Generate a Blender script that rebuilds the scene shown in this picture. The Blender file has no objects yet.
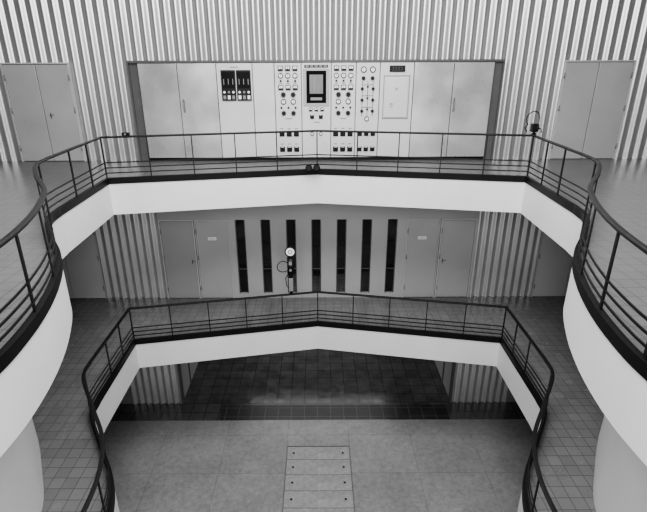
import bpy, bmesh, math
from mathutils import Vector, Matrix
scene=bpy.context.scene
try:
    scene.view_settings.look='AgX - Medium High Contrast'
except Exception as ex: print(ex)
COL=scene.collection
ZG,ZM,ZU=0.0,3.44,7.07
YW=11.6
TH=0.64
AY=10.12
# ---------------------------------------------------------------- materials
def newmat(name):
    m=bpy.data.materials.new(name); m.use_nodes=True
    nt=m.node_tree; b=nt.nodes['Principled BSDF']
    return m,nt,b
def mat(name,g,rough=0.5,metal=0.0,var=0.0,vscale=3.0,spec=0.5,bump=0.0,stretch=None,rvar=0.0):
    m,nt,b=newmat(name)
    b.inputs['Base Color'].default_value=(g,g,g,1)
    b.inputs['Roughness'].default_value=rough
    b.inputs['Metallic'].default_value=metal
    b.inputs['Specular IOR Level'].default_value=spec
    if var>0 or bump>0 or rvar>0:
        tc=nt.nodes.new('ShaderNodeTexCoord'); mp=nt.nodes.new('ShaderNodeMapping')
        nz=nt.nodes.new('ShaderNodeTexNoise'); nz.inputs['Scale'].default_value=vscale; nz.inputs['Detail'].default_value=6
        oi=nt.nodes.new('ShaderNodeObjectInfo'); ad=nt.nodes.new('ShaderNodeVectorMath'); ad.operation='ADD'
        nt.links.new(tc.outputs['Object'],ad.inputs[0]); nt.links.new(oi.outputs['Location'],ad.inputs[1])
        nt.links.new(ad.outputs[0],mp.inputs['Vector']); nt.links.new(mp.outputs['Vector'],nz.inputs['Vector'])
        if stretch: mp.inputs['Scale'].default_value=stretch
        if var>0:
            r=nt.nodes.new('ShaderNodeMapRange')
            r.inputs['From Min'].default_value=.3; r.inputs['From Max'].default_value=.7
            r.inputs['To Min'].default_value=g*(1-var); r.inputs['To Max'].default_value=min(1,g*(1+var))
            nt.links.new(nz.outputs['Fac'],r.inputs['Value']); nt.links.new(r.outputs['Result'],b.inputs['Base Color'])
        if rvar>0:
            r=nt.nodes.new('ShaderNodeMapRange')
            r.inputs['From Min'].default_value=.3; r.inputs['From Max'].default_value=.7
            r.inputs['To Min'].default_value=max(.05,rough-rvar); r.inputs['To Max'].default_value=rough+rvar
            nt.links.new(nz.outputs['Fac'],r.inputs['Value']); nt.links.new(r.outputs['Result'],b.inputs['Roughness'])
        if bump>0:
            bp=nt.nodes.new('ShaderNodeBump'); bp.inputs['Strength'].default_value=bump; bp.inputs['Distance'].default_value=.01
            nt.links.new(nz.outputs['Fac'],bp.inputs['Height']); nt.links.new(bp.outputs['Normal'],b.inputs['Normal'])
    return m
def tilemat(name,g1,g2,gm,size,rough=0.3,mortar=0.006,var=.25,sizey=None,nscale=1.2,offset=0.0,speck=0.0,spec=.5,rvar=0.0,shift=(0,0,0),sscale=7):
    m,nt,b=newmat(name)
    tc=nt.nodes.new('ShaderNodeTexCoord'); br=nt.nodes.new('ShaderNodeTexBrick')
    mp=nt.nodes.new('ShaderNodeMapping'); mp.inputs['Location'].default_value=shift
    nt.links.new(tc.outputs['Object'],mp.inputs['Vector'])
    br.offset=offset; br.squash=1.0
    br.inputs['Color1'].default_value=(g1,g1,g1,1); br.inputs['Color2'].default_value=(g2,g2,g2,1); br.inputs['Mortar'].default_value=(gm,gm,gm,1)
    br.inputs['Scale'].default_value=1; br.inputs['Mortar Size'].default_value=mortar; br.inputs['Mortar Smooth'].default_value=.2
    br.inputs['Brick Width'].default_value=size; br.inputs['Row Height'].default_value=sizey or size
    nt.links.new(mp.outputs['Vector'],br.inputs['Vector'])
    nz=nt.nodes.new('ShaderNodeTexNoise'); nz.inputs['Scale'].default_value=nscale; nz.inputs['Detail'].default_value=9; nz.inputs['Roughness'].default_value=.72
    nt.links.new(tc.outputs['Object'],nz.inputs['Vector'])
    r=nt.nodes.new('ShaderNodeMapRange'); r.inputs['From Min'].default_value=.3; r.inputs['From Max'].default_value=.7
    r.inputs['To Min'].default_value=1-var; r.inputs['To Max'].default_value=1+var
    nt.links.new(nz.outputs['Fac'],r.inputs['Value'])
    mx=nt.nodes.new('ShaderNodeMix'); mx.data_type='RGBA'; mx.blend_type='MULTIPLY'; mx.inputs[0].default_value=1
    nt.links.new(br.outputs['Color'],mx.inputs[6]); nt.links.new(r.outputs['Result'],mx.inputs[7])
    out=mx.outputs[2]
    if speck>0:
        for sc,sp in((sscale,speck),(sscale*6,speck)):
            n2=nt.nodes.new('ShaderNodeTexNoise'); n2.inputs['Scale'].default_value=sc; n2.inputs['Detail'].default_value=10; n2.inputs['Roughness'].default_value=.8
            nt.links.new(tc.outputs['Object'],n2.inputs['Vector'])
            r2=nt.nodes.new('ShaderNodeMapRange'); r2.inputs['From Min'].default_value=.35; r2.inputs['From Max'].default_value=.65
            r2.inputs['To Min'].default_value=1-sp; r2.inputs['To Max'].default_value=1+sp
            nt.links.new(n2.outputs['Fac'],r2.inputs['Value'])
            m2=nt.nodes.new('ShaderNodeMix'); m2.data_type='RGBA'; m2.blend_type='MULTIPLY'; m2.inputs[0].default_value=1
            nt.links.new(out,m2.inputs[6]); nt.links.new(r2.outputs['Result'],m2.inputs[7]); out=m2.outputs[2]
    nt.links.new(out,b.inputs['Base Color'])
    b.inputs['Roughness'].default_value=rough
    if rvar>0:
        n3=nt.nodes.new('ShaderNodeTexNoise'); n3.inputs['Scale'].default_value=3.1; n3.inputs['Detail'].default_value=6
        nt.links.new(tc.outputs['Object'],n3.inputs['Vector'])
        r3=nt.nodes.new('ShaderNodeMapRange'); r3.inputs['From Min'].default_value=.35; r3.inputs['From Max'].default_value=.65
        r3.inputs['To Min'].default_value=max(.05,rough-rvar); r3.inputs['To Max'].default_value=rough+rvar
        nt.links.new(n3.outputs['Fac'],r3.inputs['Value']); nt.links.new(r3.outputs['Result'],b.inputs['Roughness'])
    b.inputs['Specular IOR Level'].default_value=spec
    bp=nt.nodes.new('ShaderNodeBump'); bp.inputs['Strength'].default_value=.2; bp.inputs['Distance'].default_value=.003; bp.invert=True
    nt.links.new(br.outputs['Fac'],bp.inputs['Height']); nt.links.new(bp.outputs['Normal'],b.inputs['Normal'])
    return m
M={}
M['corr']=mat('corrugated_aluminium',.64,.33,.82,.05,.5)
M['corr_mid']=mat('corrugated_aluminium_matt',.64,.38,.65,.06,.8)
M['white']=mat('white_plaster',.66,.6,var=.03,vscale=1.5)
M['ceil']=mat('ceiling_paint',.5,.8,var=.03)
M['side']=mat('side_wall_paint',.16,.8,var=.06)
M['panel']=mat('grey_wall_panel',.36,.40,var=.05,vscale=1)
M['panel_l']=mat('light_wall_panel',.38,.40,var=.05,vscale=1)
M['door']=mat('grey_door_paint',.56,.32,.40,.12,.7,rvar=.06)
M['door_m']=mat('mid_grey_door_paint',.31,.4,var=.05,vscale=1)
M['door_d']=mat('dark_door_paint',.55,.4,var=.05,vscale=1)
M['frame']=mat('pale_door_frame',.46,.45,var=.05)
M['gap']=mat('door_gap_shadow',.05,.6,var=.05)
M['jamb']=mat('dark_frame',.09,.5,var=.1)
M['black']=mat('black_lacquer',.008,.45,var=.1,vscale=8,spec=.3)
M['matt']=mat('matt_black',.006,.8,var=.1,vscale=8,spec=.1)
M['rail']=mat('dark_handrail',.009,.48,var=.2,vscale=10,spec=.28)
M['kerb']=mat('black_kerb',.006,.5,var=.1,spec=.2)
M['cab']=mat('cabinet_white_enamel',.56,.34,var=.06,vscale=1.2)
M['cab_m']=mat('cabinet_metallic_paint',.64,.30,.6,.18,1.1,rvar=.08)  # broad colour noise paints in a blotchy brushed sheen, like pale reflections
M['chrome']=mat('chrome',.75,.25,1.0,var=.02)
M['dial']=mat('dial_face',.80,.4,var=.02)
M['midgrey']=mat('mid_grey_plastic',.2,.4,var=.04)
M['surround']=mat('screen_surround_grey',.34,.4,var=.04)
M['screen']=mat('grey_screen',.15,.3,var=.04)
M['glass']=mat('dark_glass',.012,.08,var=.3,vscale=2)
M['tile_u']=tilemat('upper_floor_tile',.115,.130,.06,.20,.32,.006,.06)
M['tile_m']=tilemat('middle_floor_tile',.13,.155,.075,.20,.24,.006,.10,rvar=.04)
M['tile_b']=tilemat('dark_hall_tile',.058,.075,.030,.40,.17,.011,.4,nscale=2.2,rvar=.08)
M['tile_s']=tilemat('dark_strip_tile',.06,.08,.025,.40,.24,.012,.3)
M['mat_b']=tilemat('black_inlay_tile',.012,.022,.075,.37,.40,.012,.4,shift=(.02,.09,0))
M['conc']=tilemat('concrete_floor',.20,.215,.135,1.62,.36,.007,.16,1.3,.9,0,.24,rvar=.07,shift=(.81,.1,0),sscale=8)
M['plate']=tilemat('floor_hatch_concrete',.25,.25,.25,5,.36,.0,.16,5,1.1,0,.22,rvar=.08,sscale=8)
# ---------------------------------------------------------------- mesh builder
class MB:
    def __init__(s): s.v=[]; s.f=[]; s.m=[]; s.sm=[]
    def face(s,idx,mi=0,sm=False): s.f.append(idx); s.m.append(mi); s.sm.append(sm)
    def box(s,x0,x1,y0,y1,z0,z1,mi=0):
        n=len(s.v)
        s.v+=[(x0,y0,z0),(x1,y0,z0),(x1,y1,z0),(x0,y1,z0),(x0,y0,z1),(x1,y0,z1),(x1,y1,z1),(x0,y1,z1)]
        for q in ((3,2,1,0),(4,5,6,7),(0,1,5,4),(1,2,6,5),(2,3,7,6),(3,0,4,7)): s.face([n+i for i in q],mi)
        return s
    def cyl(s,p0,p1,r0,r1=None,seg=20,mi=0,caps=True):
        r1=r0 if r1 is None else r1
        p0=Vector(p0);p1=Vector(p1);d=(p1-p0).normalized()
        a=d.orthogonal().normalized(); b=d.cross(a)
        n=len(s.v)
        for p,r in((p0,r0),(p1,r1)):
            for i in range(seg):
                t=2*math.pi*i/seg; s.v.append(tuple(p+a*r*math.cos(t)+b*r*math.sin(t)))
        for i in range(seg):
            j=(i+1)%seg; s.face([n+i,n+j,n+seg+j,n+seg+i],mi,True)
        if caps:
            s.face([n+i for i in range(seg)][::-1],mi); s.face([n+seg+i for i in range(seg)],mi)
        return s
    def tube(s,pts,r,seg=8,mi=0,closed=False):
        pts=[Vector(p) for p in pts]; N=len(pts); n=len(s.v)
        prev=None
        for i,p in enumerate(pts):
            t=(pts[min(i+1,N-1)]-pts[max(i-1,0)]).normalized()
            a=(prev-t*prev.dot(t)).normalized() if prev is not None else t.orthogonal().normalized()
            prev=a; b=t.cross(a)
            for k in range(seg):
                w=2*math.pi*k/seg; s.v.append(tuple(p+a*r*math.cos(w)+b*r*math.sin(w)))
        for i in range(N-1):
            for k in range(seg):
                l=(k+1)%seg; s.face([n+i*seg+k,n+i*seg+l,n+(i+1)*seg+l,n+(i+1)*seg+k],mi,True)
        s.face([n+k for k in range(seg)][::-1],mi); s.face([n+(N-1)*seg+k for k in range(seg)],mi)
        return s
    def obj(s,name,mats,parent=None,loc=(0,0,0),bevel=0,label=None,fix=True):
        me=bpy.data.meshes.new(name); me.from_pydata(s.v,[],s.f)
        if not isinstance(mats,(list,tuple)): mats=[mats]
        for m in mats: me.materials.append(m)
        for p,mi,sm in zip(me.polygons,s.m,s.sm): p.material_index=mi; p.use_smooth=sm
        if fix:
            bm=bmesh.new(); bm.from_mesh(me); bmesh.ops.remove_doubles(bm,verts=bm.verts,dist=1e-6)
            bmesh.ops.recalc_face_normals(bm,faces=bm.faces); bm.to_mesh(me); bm.free()
        o=bpy.data.objects.new(name,me); COL.objects.link(o); o.location=loc
        if parent: o.parent=parent
        if bevel>0:
            md=o.modifiers.new('bevel','BEVEL'); md.width=bevel; md.segments=2; md.limit_method='ANGLE'
        if label: o['label']=label
        return o
def empty(name,loc,label,cat,group=None):
    e=bpy.data.objects.new(name,None); e.empty_display_size=.2; COL.objects.link(e); e.location=loc
    e['label']=label; e['category']=cat
    if group: e['group']=group
    return e
def struct(o,label,cat):
    o['kind']='structure'; o['label']=label; o['category']=cat; return o
# ---------------------------------------------------------------- plan curves
def catmull(P,n=9):
    out=[]
    Q=[(2*P[0][0]-P[1][0],2*P[0][1]-P[1][1])]+list(P)+[(2*P[-1][0]-P[-2][0],2*P[-1][1]-P[-2][1])]
    for i in range(1,len(Q)-2):
        p0,p1,p2,p3=Q[i-1],Q[i],Q[i+1],Q[i+2]
        for k in range(n):
            t=k/n
            out.append(tuple(.5*((2*p1[j])+(-p0[j]+p2[j])*t+(2*p0[j]-5*p1[j]+4*p2[j]-p3[j])*t*t+(-p0[j]+3*p1[j]-3*p2[j]+p3[j])*t**3) for j in(0,1)))
    out.append(P[-1]); return out
def mkpath(L):
    R=[(4.05,9.35)]+catmull(L)
    return R,[(-x,y) for x,y in R[::-1]]+[(0,AY)]+R
R_U,PATH_U=mkpath([(3.985,7.3),(3.90,6.82),(3.53,6.12),(3.06,5.4),(2.78,4.75),(2.60,4.15),(2.50,3.6),(2.47,3.1),(2.54,2.5),(2.85,1.5),(3.4,.5),(4.5,-.7)])
R_M,PATH_M=mkpath([(4.03,7.4),(3.96,6.93),(3.52,6.22),(3.06,5.5),(2.84,4.85),(2.78,4.2),(2.84,3.6),(3.0,3.0),(3.4,2.0),(4.0,1.0),(5.2,-.2)])
def offset(path,d):   # d>0 : away from the void (outwards)
    out=[]
    N=len(path)
    for i,p in enumerate(path):
        ns=[]
        for a,b in((i-1,i),(i,i+1)):
            if a<0 or b>=N: continue
            tx,ty=path[b][0]-path[a][0],path[b][1]-path[a][1]; l=math.hypot(tx,ty)
            ns.append((-ty/l,tx/l))
        nx=sum(n[0] for n in ns)/len(ns); ny=sum(n[1] for n in ns)/len(ns); l=math.hypot(nx,ny); nx/=l;ny/=l
        k=1/max(.5,(nx*ns[0][0]+ny*ns[0][1]))
        out.append((p[0]+nx*d*k,p[1]+ny*d*k))
    return out
def sweep(mb,path,d0,d1,z0,z1,mi=0):
    A=offset(path,d0);B=offset(path,d1); n=len(mb.v); N=len(path)
    for a,b in zip(A,B):
        mb.v+=[(a[0],a[1],z0),(b[0],b[1],z0),(b[0],b[1],z1),(a[0],a[1],z1)]
    for i in range(N-1):
        for k in range(4):
            l=(k+1)%4; mb.face([n+4*i+k,n+4*i+l,n+4*i+4+l,n+4*i+4+k],mi)
    mb.face([n,n+1,n+2,n+3],mi); mb.face([n+4*(N-1)+k for k in (3,2,1,0)],mi)
XS=9.5; YB=12.25; YN=-1.5
def slab(name,z,tile,label,PATH):
    out=[(XS,PATH[-1][1]),(XS,YB),(-XS,YB),(-XS,PATH[0][1])]
    loop=PATH+out
    mb=MB(); N=len(loop)
    for p in loop: mb.v.append((p[0],p[1],z))
    for p in loop: mb.v.append((p[0],p[1],z-TH))
    mb.face(list(range(N)),1); mb.face(list(range(N,2*N))[::-1],0)
    for i in range(N):
        j=(i+1)%N; mb.face([i,j,N+j,N+i],0)
    o=mb.obj(name,[M['white'],tile])
    return struct(o,label,'floor')
slab('floor.001',ZM,M['tile_m'],'middle gallery floor slab with dark tiles and white fascia',PATH_M)
slab('floor.002',ZU,M['tile_u'],'upper gallery floor slab with grey tiles and white fascia',PATH_U)
# ---------------------------------------------------------------- ground floor
mb=MB()
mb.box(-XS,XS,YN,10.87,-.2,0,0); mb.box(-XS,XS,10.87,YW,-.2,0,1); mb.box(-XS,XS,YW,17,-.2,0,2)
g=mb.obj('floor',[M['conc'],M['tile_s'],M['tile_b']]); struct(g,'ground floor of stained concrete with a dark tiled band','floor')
mb=MB(); mb.box(-2.75,3.7,10.90,11.50,0,.006,0)
o=mb.obj('black_floor_inlay',[M['mat_b']]); o['label']='black tiled inlay strip set into the ground floor'; o['category']='floor inlay'
ys=[10.0,9.86,9.42,8.94,8.47,8.0,7.53]
for i in range(1,6):
    e=empty('floor_hatch',(0,(ys[i]+ys[i+1])/2 ,0),'worn concrete floor hatch plate with lifting holes','floor hatch','row of floor hatch plates')
    h=(ys[i]-ys[i+1])/2-.008
    mb=MB(); mb.box(-.785,.785,-h,h,0,.010); mb.obj('plate',M['plate'],e)
    for sx in(-.62,.62):
        mb=MB(); mb.cyl((sx,0,.010),(sx,0,.014),.028,seg=16); mb.cyl((sx,0,.014),(sx,0,.02),.018,seg=12)
        mb.obj('lifting_socket',M['black'],e)
mb=MB()
for x0,x1,y0,y1 in((-.80,.80,9.873,9.885),(-.80,-.79,7.4,9.88),(.79,.80,7.4,9.88)): mb.box(x0,x1,y0,y1,0,.011)
mb.box(-.79,.79,7.4,9.873,0,.003)
o=mb.obj('trim_1',M['jamb']); struct(o,'dark metal frame around the floor hatches','trim')
# ---------------------------------------------------------------- back wall
def corrugated(mb,x0,x1,z0,z1,yc,amp=.029,mi=0,PER=.235):
    n=len(mb.v); S=18
    N=max(2,int(round((x1-x0)/PER*S)))
    for i in range(N+1):
        x=x0+(x1-x0)*i/N
        a=2*math.pi*x/PER
        y=yc-amp*math.sin(a)
        mb.v+=[(x,y,z0),(x,y,z1)]
    for i in range(N):
        a=n+2*i; mb.face([a,a+2,a+3,a+1],mi,True)
    mb.box(x0,x1,yc+amp+.005,yc+amp+.05,z0,z1,mi)
ZC=12.6
DH=2.14
DX0,DX1=-6.96,-5.46
mb=MB()
HX0,HX1=-4.16,4.12
for a,b in [(-XS,DX0-.01),(DX1+.01,HX0),(HX1,5.45),(7.03,XS)]: corrugated(mb,a,b,ZU,ZC,YW)
corrugated(mb,DX0-.01,DX1+.01,ZU+DH+.02,ZC,YW)
corrugated(mb,5.45,7.03,ZU+DH+.02,ZC,YW)
corrugated(mb,HX0,HX1,ZU+2.2,ZC,YW)
mb.box(HX0,HX1,12.15,12.2,ZU,ZU+2.25,1)
w=mb.obj('wall_back',[M['corr'],M['jamb']],fix=False); struct(w,'upper back wall of vertical corrugated aluminium','wall')
# middle
mb=MB(); zt=ZU-TH
for a,b in((-5.55,-3.96),(3.98,5.62)): corrugated(mb,a,b,ZM,zt,YW,mi=0,PER=.2,amp=.024)
pt=ZM+2.16
mb.box(-3.96,3.98,YW-.03,YW+.12,pt,zt,1)
cs=[-1.93,-1.295,-.66,-.03,.605,1.24,1.875]; hw=.122
edges=[-2.2]+sum([[c-hw,c+hw] for c in cs],[])+[2.24]
for i in range(0,len(edges),2): mb.box(edges[i],edges[i+1],YW-.02,YW+.12,ZM,pt,2)
for c in cs: mb.box(c-hw,c+hw,YW-.02,YW+.12,ZM,ZM+.13,2)
mb.box(-XS,-5.55,YW,YW+.1,pt,zt,1); mb.box(5.62,XS,YW,YW+.1,pt,zt,1)
mb.box(-XS,-7.35,YW,YW+.1,ZM,pt,1); mb.box(7.4,XS,YW,YW+.1,ZM,pt,1)
w=mb.obj('wall_back.001',[M['corr_mid'],M['panel'],M['panel_l']],fix=False); struct(w,'middle back wall with corrugated ends and flat grey panels','wall')
for i,c in enumerate(cs):
    mb=MB(); mb.box(c-hw+.002,c+hw-.002,YW+.05,YW+.07,ZM+.132,pt-.002,0)
    mb.box(c-hw+.002,c-hw+.022,YW+.0,YW+.05,ZM+.132,pt-.002,1); mb.box(c+hw-.022,c+hw-.002,YW+.0,YW+.05,ZM+.132,pt-.002,1)
    mb.box(c-hw+.022,c+hw-.022,YW+.02,YW+.05,ZM+.8,ZM+.82,1)
    o=mb.obj('window_%d'%(i+1),[M['glass'],M['jamb']]); struct(o,'tall narrow dark window slot in the grey panel wall','window')
# ground
mb=MB(); zt=ZM-TH
corrugated(mb,-5.4,-3.95,0,zt,YW,PER=.2,amp=.024); corrugated(mb,3.86,5.45,0,zt,YW,PER=.2,amp=.024)
mb.box(-XS,-5.4,YW,YW+.1,0,zt,1); mb.box(5.45,XS,YW,YW+.1,0,zt,1)
mb.box(-4.05,-3.95,YW+.05,17,0,zt,2); mb.box(3.86,3.96,YW+.05,17,0,zt,2)
mb.box(-4.05,3.96,16.9,17,0,zt,1)
w=mb.obj('wall_back.002',[M['corr_mid'],M['midgrey'],M['panel']],fix=False); struct(w,'ground floor corrugated wall with a wide dark opening','wall')
mb=MB()
for s,x in((1,-3.95),(-1,3.86)):
    a,b=sorted((x,x+s*.05)); mb.box(a,b,YW-.04,YW+.1,0,zt)
    a,b=sorted((x+s*.001,x+s*.03)); mb.box(a,b,YW+.95,YW+1.0,0,2.2); mb.box(a,b,YW+.14,YW+1.0,2.2,2.25)
struct(mb.obj('trim_3',M['jamb']),'dark door jambs at the sides of the hall opening','trim')
mb=MB(); mb.box(-4.2,4.2,12.25,17,ZM-TH,ZM-TH+.1); struct(mb.obj('ceiling.001',M['panel']),'low ceiling above the dark ground floor hall','ceiling')
mb=MB(); mb.box(-XS-.1,-XS,YN,17,0,ZC); struct(mb.obj('wall_left',M['side']),'plain painted side wall','wall')
mb=MB(); mb.box(XS,XS+.1,YN,17,0,ZC); struct(mb.obj('wall_right',M['side']),'plain painted side wall','wall')
mb=MB(); mb.box(-XS,XS,YN,12.25,ZC,ZC+.1); struct(mb.obj('ceiling',M['ceil']),'plain pale ceiling','ceiling')
def drum(name,sgn,z0,z1):
    C=catmull([(8.2,8.0),(6.3,7.72),(5.02,6.85),(4.13,5.54),(3.84,4.9),(3.7,4.2),(3.68,3.3),(3.85,2.2),(4.6,.8),(6.5,-.4)],6)
    mb=MB()
    P=[(sgn*x,y) for x,y in C]
    sweep(mb,P,0,.12 if sgn>0 else -.12,z0,z1)
    o=mb.obj(name,M['white']); return struct(o,'curved white wall standing on the middle gallery','wall')
drum('wall_left.001',-1,ZM,ZU-TH); drum('wall_right.001',1,ZM,ZU-TH)
# ---------------------------------------------------------------- doors
def door(name,x0,x1,z,leafmat,label,leaves=2,handle=None,sign=False,yf=YW-.03,h=DH,clear=False):
    fr=MB(); t=.03 if clear else .022
    fr.box(x0,x0+t,yf-.02,yf+.09,z,z+h); fr.box(x1-t,x1,yf-.02,yf+.09,z,z+h); fr.box(x0,x1,yf-.022,yf+.09,z+h,z+h+t)
    f=fr.obj(name,M['frame']); struct(f,label,'door')
    w=(x1-x0-2*t)/leaves; g=.009 if clear else .005
    for i in range(leaves):
        a=x0+t+i*w+g; b=x0+t+(i+1)*w-g
        mb=MB(); mb.box(a,b,yf-.006,yf+.04,z+.012,z+h-g*1.4); mb.obj('door_leaf',leafmat,f,bevel=.004)
        hx=a-.004 if i==0 else b+.004
        for hz in(.25,1.1,1.8):
            m2=MB(); m2.cyl((hx,yf-.022,z+hz),(hx,yf-.022,z+hz+.12),.014,seg=8); m2.obj('hinge',M['midgrey'],f)
    mb=MB(); mb.box(x0+t,x1-t,yf+.05,yf+.06,z,z+h); mb.obj('door_gap',M['gap'],f)
    if handle is not None:
        mb=MB(); mb.box(handle-.012,handle+.012,yf-.012,yf-.006,z+.98,z+1.1)
        mb.cyl((handle,yf-.012,z+1.06),(handle,yf-.04,z+1.06),.006,seg=8); mb.cyl((handle,yf-.037,z+1.06),(handle+.08,yf-.037,z+1.06),.007,seg=8)
        mb.obj('handle',M['jamb'],f)
    if sign:
        c=(x0+x1)/2
        mb=MB(); mb.box(c-.12,c+.09,yf-.012,yf-.006,z+1.63,z+1.71,0); mb.box(c-.1,c+.07,yf-.014,yf-.012,z+1.65,z+1.657,1); mb.box(c-.1,c+.05,yf-.014,yf-.012,z+1.68,z+1.687,1)
        mb.obj('door_sign',[M['dial'],M['midgrey']],f)
    return f
door('door_1',DX0,DX1,ZU,M['door'],'pale grey double door in the corrugated wall',2,-6.07,clear=True)
door('door_2',5.46,7.02,ZU,M['door'],'pale grey double door in the corrugated wall',2,None,clear=True)
door('door_3',-3.95,-3.08,ZM,M['door_m'],'grey single door beside the corrugated wall',1,-3.2,clear=True)
door('door_4',-3.06,-2.2,ZM,M['panel'],'grey panel door with a small white sign',1,None,True)
door('door_5',2.24,3.06,ZM,M['panel'],'grey panel door with a small white sign',1,None,True)
door('door_6',3.08,3.97,ZM,M['panel'],'grey single door beside the corrugated wall',1,3.2,clear=True)
door('door_7',-7.34,-5.56,ZM,M['door_d'],'grey double door on the middle gallery',2,None,clear=True)
door('door_8',5.63,7.39,ZM,M['door_d'],'grey double door on the middle gallery',2,None,clear=True)
# ---------------------------------------------------------------- railings
HR=.888
def railing(z,label,PATH,RR):
    e=empty('railing',(0,AY,z),label,'railing','gallery railings')
    L=(0,-AY,0)
    mb=MB(); sweep(mb,PATH,-.012,.05,-.02,.10); mb.obj('kerb',M['kerb'],e,L,label='black kerb band along the slab edge')
    mb=MB(); sweep(mb,PATH,-.010,.048,HR-.036,HR); mb.obj('handrail',M['rail'],e,L,bevel=.011)
    for k,h in enumerate((.19,.29,.39)):
        mb=MB(); sweep(mb,PATH,.017,.031,h-.010,h+.010); mb.obj('lower_rail',M['black'],e,L)
    C=offset(PATH,.024)
    nl=len(RR)
    iL=nl-1; iA=nl; iR=nl+1
    pos=[]; thin=[]
    def seg(a,b,n,lst,ends=(True,True)):
        for k in range(n+1):
            if k==0 and not ends[0]: continue
            if k==n and not ends[1]: continue
            t=k/n; lst.append((a[0]+(b[0]-a[0])*t,a[1]+(b[1]-a[1])*t,math.atan2(b[1]-a[1],b[0]-a[0])))
    seg(C[iL],C[iA],5,thin,(False,True)); seg(C[iA],C[iR],5,thin,(False,False))
    for s in(-1,1):
        idx=list(range(iR,len(C))) if s>0 else list(range(iL,-1,-1))
        seg(C[idx[0]],C[idx[1]],3,pos,(True,False))
        acc=.45
        for i in range(1,len(idx)-1):
            a=C[idx[i]];b=C[idx[i+1]]; l=math.hypot(b[0]-a[0],b[1]-a[1])
            acc+=l
            if acc>=.78: pos.append((b[0],b[1],math.atan2(b[1]-a[1],b[0]-a[0]))); acc=0
    for lst,w in((pos,.018),(thin,.010)):
        mb=MB(); mb.box(-w,w,-.009,.009,.09,HR-.03)
        first=None
        for x,y,a in lst:
            if first is None: o=first=mb.obj('post',M['black'],e)
            else:
                o=first.copy(); COL.objects.link(o); o.parent=e
            o.location=(x,y-AY,0); o.rotation_euler=(0,0,a)
    return e
railing(ZU,'dark steel railing with black kerb around the upper gallery',PATH_U,R_U)
railing(ZM,'dark steel railing with black kerb around the middle gallery',PATH_M,R_M)
# ---------------------------------------------------------------- control cabinets
CY=YW-.09; CH=2.15
GRP='control cabinets along the wall'
def cab(x0,x1,label,bodymat,doorlike=False):
    xc=(x0+x1)/2; w=(x1-x0)/2
    e=empty('control_cabinet',(xc,CY,ZU),label,'control cabinet',GRP)
    mb=MB(); mb.box(-w+.004,w-.004,.03,.6,.07,CH); mb.obj('cabinet_body',M['jamb'],e)
    mb=MB(); mb.box(-w+.004,w-.004,.05,.58,0,.07); mb.obj('plinth',M['black'],e)
    mb=MB(); mb.box(-w+.007,w-.007,0,.03,.08,CH-.01); mb.obj('cabinet_door' if doorlike else 'front_panel',bodymat,e,bevel=.006)
    return e,w
proto={}
def part(e,kind,x,z,s=1.0):
    key=(kind,s)
    if key in proto:
        o=proto[key].copy(); COL.objects.link(o)
    else:
        mb=MB()
        if kind=='dial_gauge':
            mb.cyl((0,0,0),(0,-.018,0),.05*s,seg=20,mi=0); mb.cyl((0,-.018,0),(0,-.020,0),.034*s,seg=20,mi=1); mb.box(-.005,.005,-.022,-.02,-.005,.03*s,0)
            o=mb.obj(kind,[M['black'],M['dial']])
        elif kind=='square_meter':
            mb.box(-.05*s,.05*s,-.016,0,-.05*s,.05*s,0); mb.box(-.036*s,.036*s,-.018,-.016,-.010*s,.036*s,1); mb.box(-.005,.005,-.02,-.018,-.01*s,.03*s,0)
            o=mb.obj(kind,[M['black'],M['dial']])
        elif kind=='rotary_switch':
            mb.cyl((0,0,0),(0,-.014,0),.044*s,seg=18,mi=1); mb.cyl((0,-.014,0),(0,-.04,0),.034*s,.030*s,seg=16,mi=0); mb.box(-.007,.007,-.055,-.04,-.03*s,.03*s,0)
            o=mb.obj(kind,[M['black'],M['midgrey']])
        elif kind=='black_switch':
            mb.box(-.045*s,.045*s,-.012,0,-.045*s,.045*s,0); mb.cyl((0,-.012,0),(0,-.045,0),.03*s,.024*s,seg=16,mi=0); mb.box(-.03*s,.03*s,-.014,-.012,.032*s,.04*s,1)
            o=mb.obj('rotary_switch',[M['black'],M['dial']])
        elif kind=='push_button':
            mb.cyl((0,0,0),(0,-.012,0),.024*s,seg=14,mi=1); mb.cyl((0,-.012,0),(0,-.022,0),.017*s,seg=12,mi=0)
            o=mb.obj(kind,[M['black'],M['midgrey']])
        elif kind=='label_plate':
            mb.box(-.045*s,.045*s,-.004,0,-.01,.01,0); o=mb.obj(kind,[M['midgrey']])
        proto[key]=o
    o.parent=e; o.location=(x,0,z); return o
def handle(e,x,z):
    mb=MB(); mb.box(x-.024,x+.024,-.008,0,z-.15,z+.15,0); mb.cyl((x,-.008,z+.03),(x,-.035,z+.03),.010,seg=10,mi=1); mb.box(x-.012,x+.012,-.045,-.03,z-.08,z+.06,1)
    mb.obj('handle',[M['chrome'],M['midgrey']],e,bevel=.004)
E=[-3.94,-3.08,-2.216,-1.42,-.937,-.342,.32,.871,1.40,2.15,3.03,3.914]
e,w=cab(E[0],E[1],'plain metallic control cabinet door at the row end',M['cab_m'],True)
e,w=cab(E[1],E[2],'plain metallic control cabinet door with upright handle',M['cab_m'],True); handle(e,-w+.09,1.25)
e,w=cab(E[2],E[3],'white control cabinet with two black meter windows',M['cab'])
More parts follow.
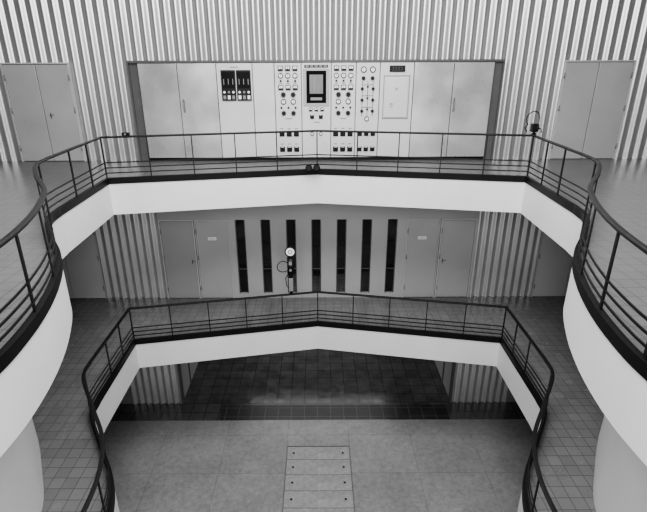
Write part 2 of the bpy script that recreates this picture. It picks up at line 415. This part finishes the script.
for sx in(-1,1):
    c=sx*.17+.03
    mb=MB(); mb.box(c-.158,c+.158,-.03,0,1.36,2.0,0)
    mb.box(c-.135,c+.135,-.032,-.03,1.62,1.96,3)
    for k in range(3):
        xx=c-.1+.1*k
        mb.box(xx-.008,xx+.008,-.034,-.032,1.70,1.82,1); mb.box(xx-.030,xx+.030,-.034,-.03,1.39,1.47,2 if (k+(sx>0))%2 else 1); mb.cyl((xx,-.03,1.54),(xx,-.04,1.54),.026,seg=14,mi=2 if k!=1 else 1)
    mb.obj('meter_window',[M['black'],M['midgrey'],M['dial'],M['glass']],e)
part(e,'label_plate',0.0,2.06,2.0)
e,w=cab(E[3],E[4],'plain narrow white control cabinet',M['cab'])
def instruments(e):
    for k in(-1,0,1):
        part(e,'square_meter',k*.16,2.03,1.1)
        part(e,'dial_gauge',k*.16,1.88,1.15)
        part(e,'push_button',k*.16,1.77,1.1); part(e,'label_plate',k*.16,1.72,.8)
        part(e,'square_meter',k*.16,1.63,1.1)
        part(e,'push_button',k*.16,1.20,1.1)
    for k in(-1,1):
        part(e,'rotary_switch',k*.11,1.48,1.4); part(e,'dial_gauge',k*.11,1.33,1.2); part(e,'rotary_switch',k*.11,1.08,1.3)
    part(e,'label_plate',0,.96,1.6)
    for k in(-1,0,1):
        part(e,'black_switch',k*.165,.62,1.3); part(e,'black_switch',k*.165,.27,1.3); part(e,'label_plate',k*.165,.74,.8); part(e,'label_plate',k*.165,.39,.8)
e,w=cab(E[4],E[5],'white control cabinet with rows of dials and switches',M['cab']); instruments(e)
e,w=cab(E[5],E[6],'white control cabinet with a central dark display screen',M['cab'])
mb=MB(); mb.box(-.29,.29,-.02,0,1.24,2.02,0); mb.box(-.22,.22,-.026,-.02,1.30,1.98,1); mb.box(-.15,.15,-.03,-.026,1.50,1.90,2)
for k in range(4):
    mb.box(-.12,.12,-.032,-.03,1.55+.09*k,1.553+.09*k,3)
mb.box(-.05,-.03,-.033,-.03,1.53,1.86,3); mb.box(.04,.055,-.033,-.03,1.53,1.7,3); mb.box(-.13,.13,-.03,-.026,1.36,1.42,3)
mb.obj('display_screen',[M['surround'],M['matt'],M['screen'],M['midgrey']],e)
mb=MB(); mb.box(-.26,.26,-.015,0,2.045,2.10,0)
for k in range(5): mb.box(-.235+.1*k,-.165+.1*k,-.018,-.015,2.055,2.09,1)
mb.obj('indicator_strip',[M['black'],M['midgrey']],e)
for k in(-1,0,1): part(e,'square_meter',k*.13,1.16,.8)
for k in(-1,1): part(e,'black_switch',k*.1,1.0,1.0)
part(e,'label_plate',0,.88,1.6)
for k in(-1,1): part(e,'dial_gauge',k*.1,.62,.8)
e,w=cab(E[6],E[7],'white control cabinet with rows of dials and switches',M['cab']); instruments(e)
e,w=cab(E[7],E[8],'white control cabinet with round gauges and a switch diagram',M['cab'])
for k in(-1,1): part(e,'dial_gauge',k*.1,2.0,1.3)
part(e,'rotary_switch',-.1,1.82,1.1); part(e,'rotary_switch',.1,1.82,1.1)
mb=MB()
for x in(-.12,.0,.12): mb.box(x-.005,x+.005,-.004,0,1.0,1.76,0)
for z in(1.2,1.45,1.68): mb.box(-.125,.125,-.004,0,z-.005,z+.005,0)
mb.obj('mimic_diagram',[M['black']],e)
for z in(1.6,1.36,1.12):
    part(e,'rotary_switch',-.12,z,.9); part(e,'rotary_switch',.12,z,.9); part(e,'push_button',0,z+.04,1.1)
part(e,'dial_gauge',0,.95,1.1)
for k in(-1,0,1):
    part(e,'black_switch',k*.15,.62,1.15); part(e,'black_switch',k*.15,.27,1.15)
e,w=cab(E[8],E[9],'white control cabinet with a framed hatch and small display',M['cab'])
mb=MB(); mb.box(-.17,.17,-.022,0,1.95,2.08,0)
for k in range(4):
    x=-.1+.062*k; mb.box(x-.016,x+.016,-.025,-.022,1.98,1.985,1); mb.box(x-.016,x+.016,-.025,-.022,2.045,2.05,1); mb.box(x+.012,x+.016,-.025,-.022,1.98,2.05,1)
mb.obj('digital_display',[M['black'],M['midgrey']],e)
mb=MB(); mb.box(-.26,.26,-.018,0,.98,1.84,0); mb.obj('hatch_door',[M['cab']],e,bevel=.01)
mb=MB()
for a,b,c,d in((-.29,.29,.95,.965),(-.29,.29,1.86,1.875),(-.29,-.275,.95,1.875),(.275,.29,.95,1.875)): mb.box(a,b,-.012,0,c,d)
mb.obj('hatch_frame',[M['midgrey']],e)
mb=MB(); mb.cyl((.0,-.018,1.6),(.0,-.03,1.6),.03,seg=16); mb.box(-.14,-.06,-.022,-.018,1.2,1.3); mb.obj('hatch_lock',[M['chrome']],e)
e,w=cab(E[9],E[10],'plain metallic control cabinet door beside the hatch cabinet',M['cab_m'],True)
e,w=cab(E[10],E[11],'plain metallic control cabinet door with upright handle',M['cab_m'],True); handle(e,-w+.06,1.25)
mb=MB(); mb.box(HX0,E[0]-.01,CY+.06,12.1,ZU,ZU+CH); mb.box(E[-1]+.01,HX1,CY+.06,12.1,ZU,ZU+CH); mb.box(HX0,HX1,YW-.1,YW+.06,ZU+CH+.005,ZU+2.2)
mb.box(HX0-.0,HX0+.03,YW-.1,CY+.06,ZU,ZU+CH); mb.box(HX1-.03,HX1,YW-.1,CY+.06,ZU,ZU+CH)
struct(mb.obj('trim_2',M['jamb']),'dark frame around the recessed control cabinets','trim')
# ---------------------------------------------------------------- small devices
def loop(c,r,n=20,a0=0,a1=2*math.pi,ry=None):
    ry=ry or r
    return [(c[0]+r*math.cos(a0+(a1-a0)*i/n),c[1]+.02*math.sin(i*.4),c[2]+ry*math.sin(a0+(a1-a0)*i/n)) for i in range(n+1)]
SL=(AY-9.35)/4.05
e=empty('inspection_lamp',(-.60,AY-.60*SL+.019,ZM+HR+.001),'portable lamp with round white head standing on the railing','lamp')
mb=MB(); mb.cyl((0,0,0.01),(0,0,1.0),.028); mb.cyl((0,0,0),(0,0,.02),.045); mb.cyl((0,0,.40),(0,0,.50),.045); mb.obj('pole',[M['black']],e)
mb=MB(); mb.cyl((0,.06,1.04),(0,-.05,1.04),.085,.12,seg=28,mi=0); mb.cyl((0,-.05,1.04),(0,-.056,1.04),.092,seg=28,mi=1); mb.cyl((0,-.056,1.04),(0,-.06,1.04),.045,seg=20,mi=0); mb.cyl((0,-.06,1.04),(0,-.064,1.04),.03,seg=16,mi=1); mb.obj('lamp_head',[M['black'],M['dial']],e)
mb=MB(); mb.cyl((0,-.02,.50),(0,-.02,.88),.075,seg=22,mi=0); mb.box(-.035,.035,-.10,-.08,.74,.82,1); mb.cyl((0,-.08,.62),(0,-.11,.62),.028,seg=14,mi=1); mb.obj('ballast_housing',[M['black'],M['midgrey']],e)
mb=MB(); mb.box(-.05,.05,-.06,.03,.08,.40); mb.obj('switch_box',[M['midgrey']],e,bevel=.01)
mb=MB(); mb.tube(loop((-.17,0,.66),.13,24,.3,6.0),.010); mb.tube([(-.02,0,.56),(-.12,0,.38),(-.10,0,.2),(-.02,0,.1)],.010); mb.obj('cable',[M['black']],e)
e=empty('pendant_control',(4.075,9.375,ZU+HR+.001),'black control fitting with a small cable loop on the railing corner','control pendant')
mb=MB(); mb.cyl((0,0,.01),(0,0,.12),.02); mb.box(-.04,.04,-.03,.03,0,.02); mb.obj('bracket',[M['black']],e)
mb=MB(); mb.box(-.07,.06,-.05,.05,.05,.20); mb.cyl((.03,-.02,.12),(.03,-.09,.12),.03); mb.obj('pendant_body',[M['black']],e,bevel=.012)
mb=MB(); mb.tube(loop((-.05,0,.28),.12,24,-.6,3.9,.14),.009); mb.tube([(-.13,0,.19),(-.18,.02,.12),(-.12,.03,.04)],.009); mb.tube([(.06,0,.12),(.12,0,.1),(.14,0,.03)],.009); mb.obj('cable',[M['black']],e)
for x in(-.17,-.01):
    e=empty('signal_lamp',(x,AY-.022-abs(x)*SL,ZU+.06),'small round black signal lamp mounted on the kerb','lamp','pair of signal lamps')
    mb=MB(); mb.cyl((0,-.03,.09),(0,-.13,.09),.06,.072,seg=20); mb.box(-.015,.015,-.06,-.001,.0,.06); mb.obj('lamp_housing',[M['matt']],e)
    mb=MB(); mb.cyl((0,-.13,.09),(0,-.135,.09),.055,seg=20); mb.obj('lens',[M['black']],e)
e=empty('rail_socket',(-3.62,9.35+.43*SL+.02,ZU+HR+.001),'small black socket box fixed on the handrail','socket box')
mb=MB(); mb.box(-.07,.07,-.03,.03,0,.06,); mb.obj('socket_body',[M['black']],e,bevel=.008)
mb=MB(); mb.cyl((0,-.03,.03),(0,-.05,.03),.018,seg=12); mb.obj('plug',[M['midgrey']],e)
# ---------------------------------------------------------------- lights
def area(name,loc,target,sx,sy,power):
    l=bpy.data.lights.new(name,'AREA'); l.shape='RECTANGLE'; l.size=sx; l.size_y=sy; l.energy=power
    o=bpy.data.objects.new(name,l); COL.objects.link(o); o.location=loc
    d=Vector(target)-Vector(loc); o.rotation_euler=d.to_track_quat('-Z','Y').to_euler(); return o
area('ceiling_light',(0,6.0,12.5),(0,6.1,0),6,4.5,1150)
area('back_light',(0,-3,11.0),(0,8,4),5,3,740)
area('low_fill',(0,-3.5,5.0),(0,9,3.5),6,3,240)  # fill added behind the camera to brighten the shaded fascias
area('hall_fill',(0,14.2,2.7),(0,14.2,0),5,2,75)  # unseen fill added under the hall ceiling to lift the dark recess
wd=bpy.data.worlds.new('world'); scene.world=wd; wd.use_nodes=True
wd.node_tree.nodes['Background'].inputs[0].default_value=(1,1,1,1); wd.node_tree.nodes['Background'].inputs[1].default_value=.18
# ---------------------------------------------------------------- camera
cam=bpy.data.cameras.new('camera'); co=bpy.data.objects.new('camera',cam); COL.objects.link(co); scene.camera=co
cam.sensor_fit='HORIZONTAL'; cam.sensor_width=36; cam.lens=489/647*36; cam.shift_x=6/647; cam.clip_start=.05
R=Matrix.Rotation(math.radians(68),4,'X')@Matrix.Rotation(math.radians(-.25),4,'Z')
co.matrix_world=Matrix.Translation((0,0,9.30))@R
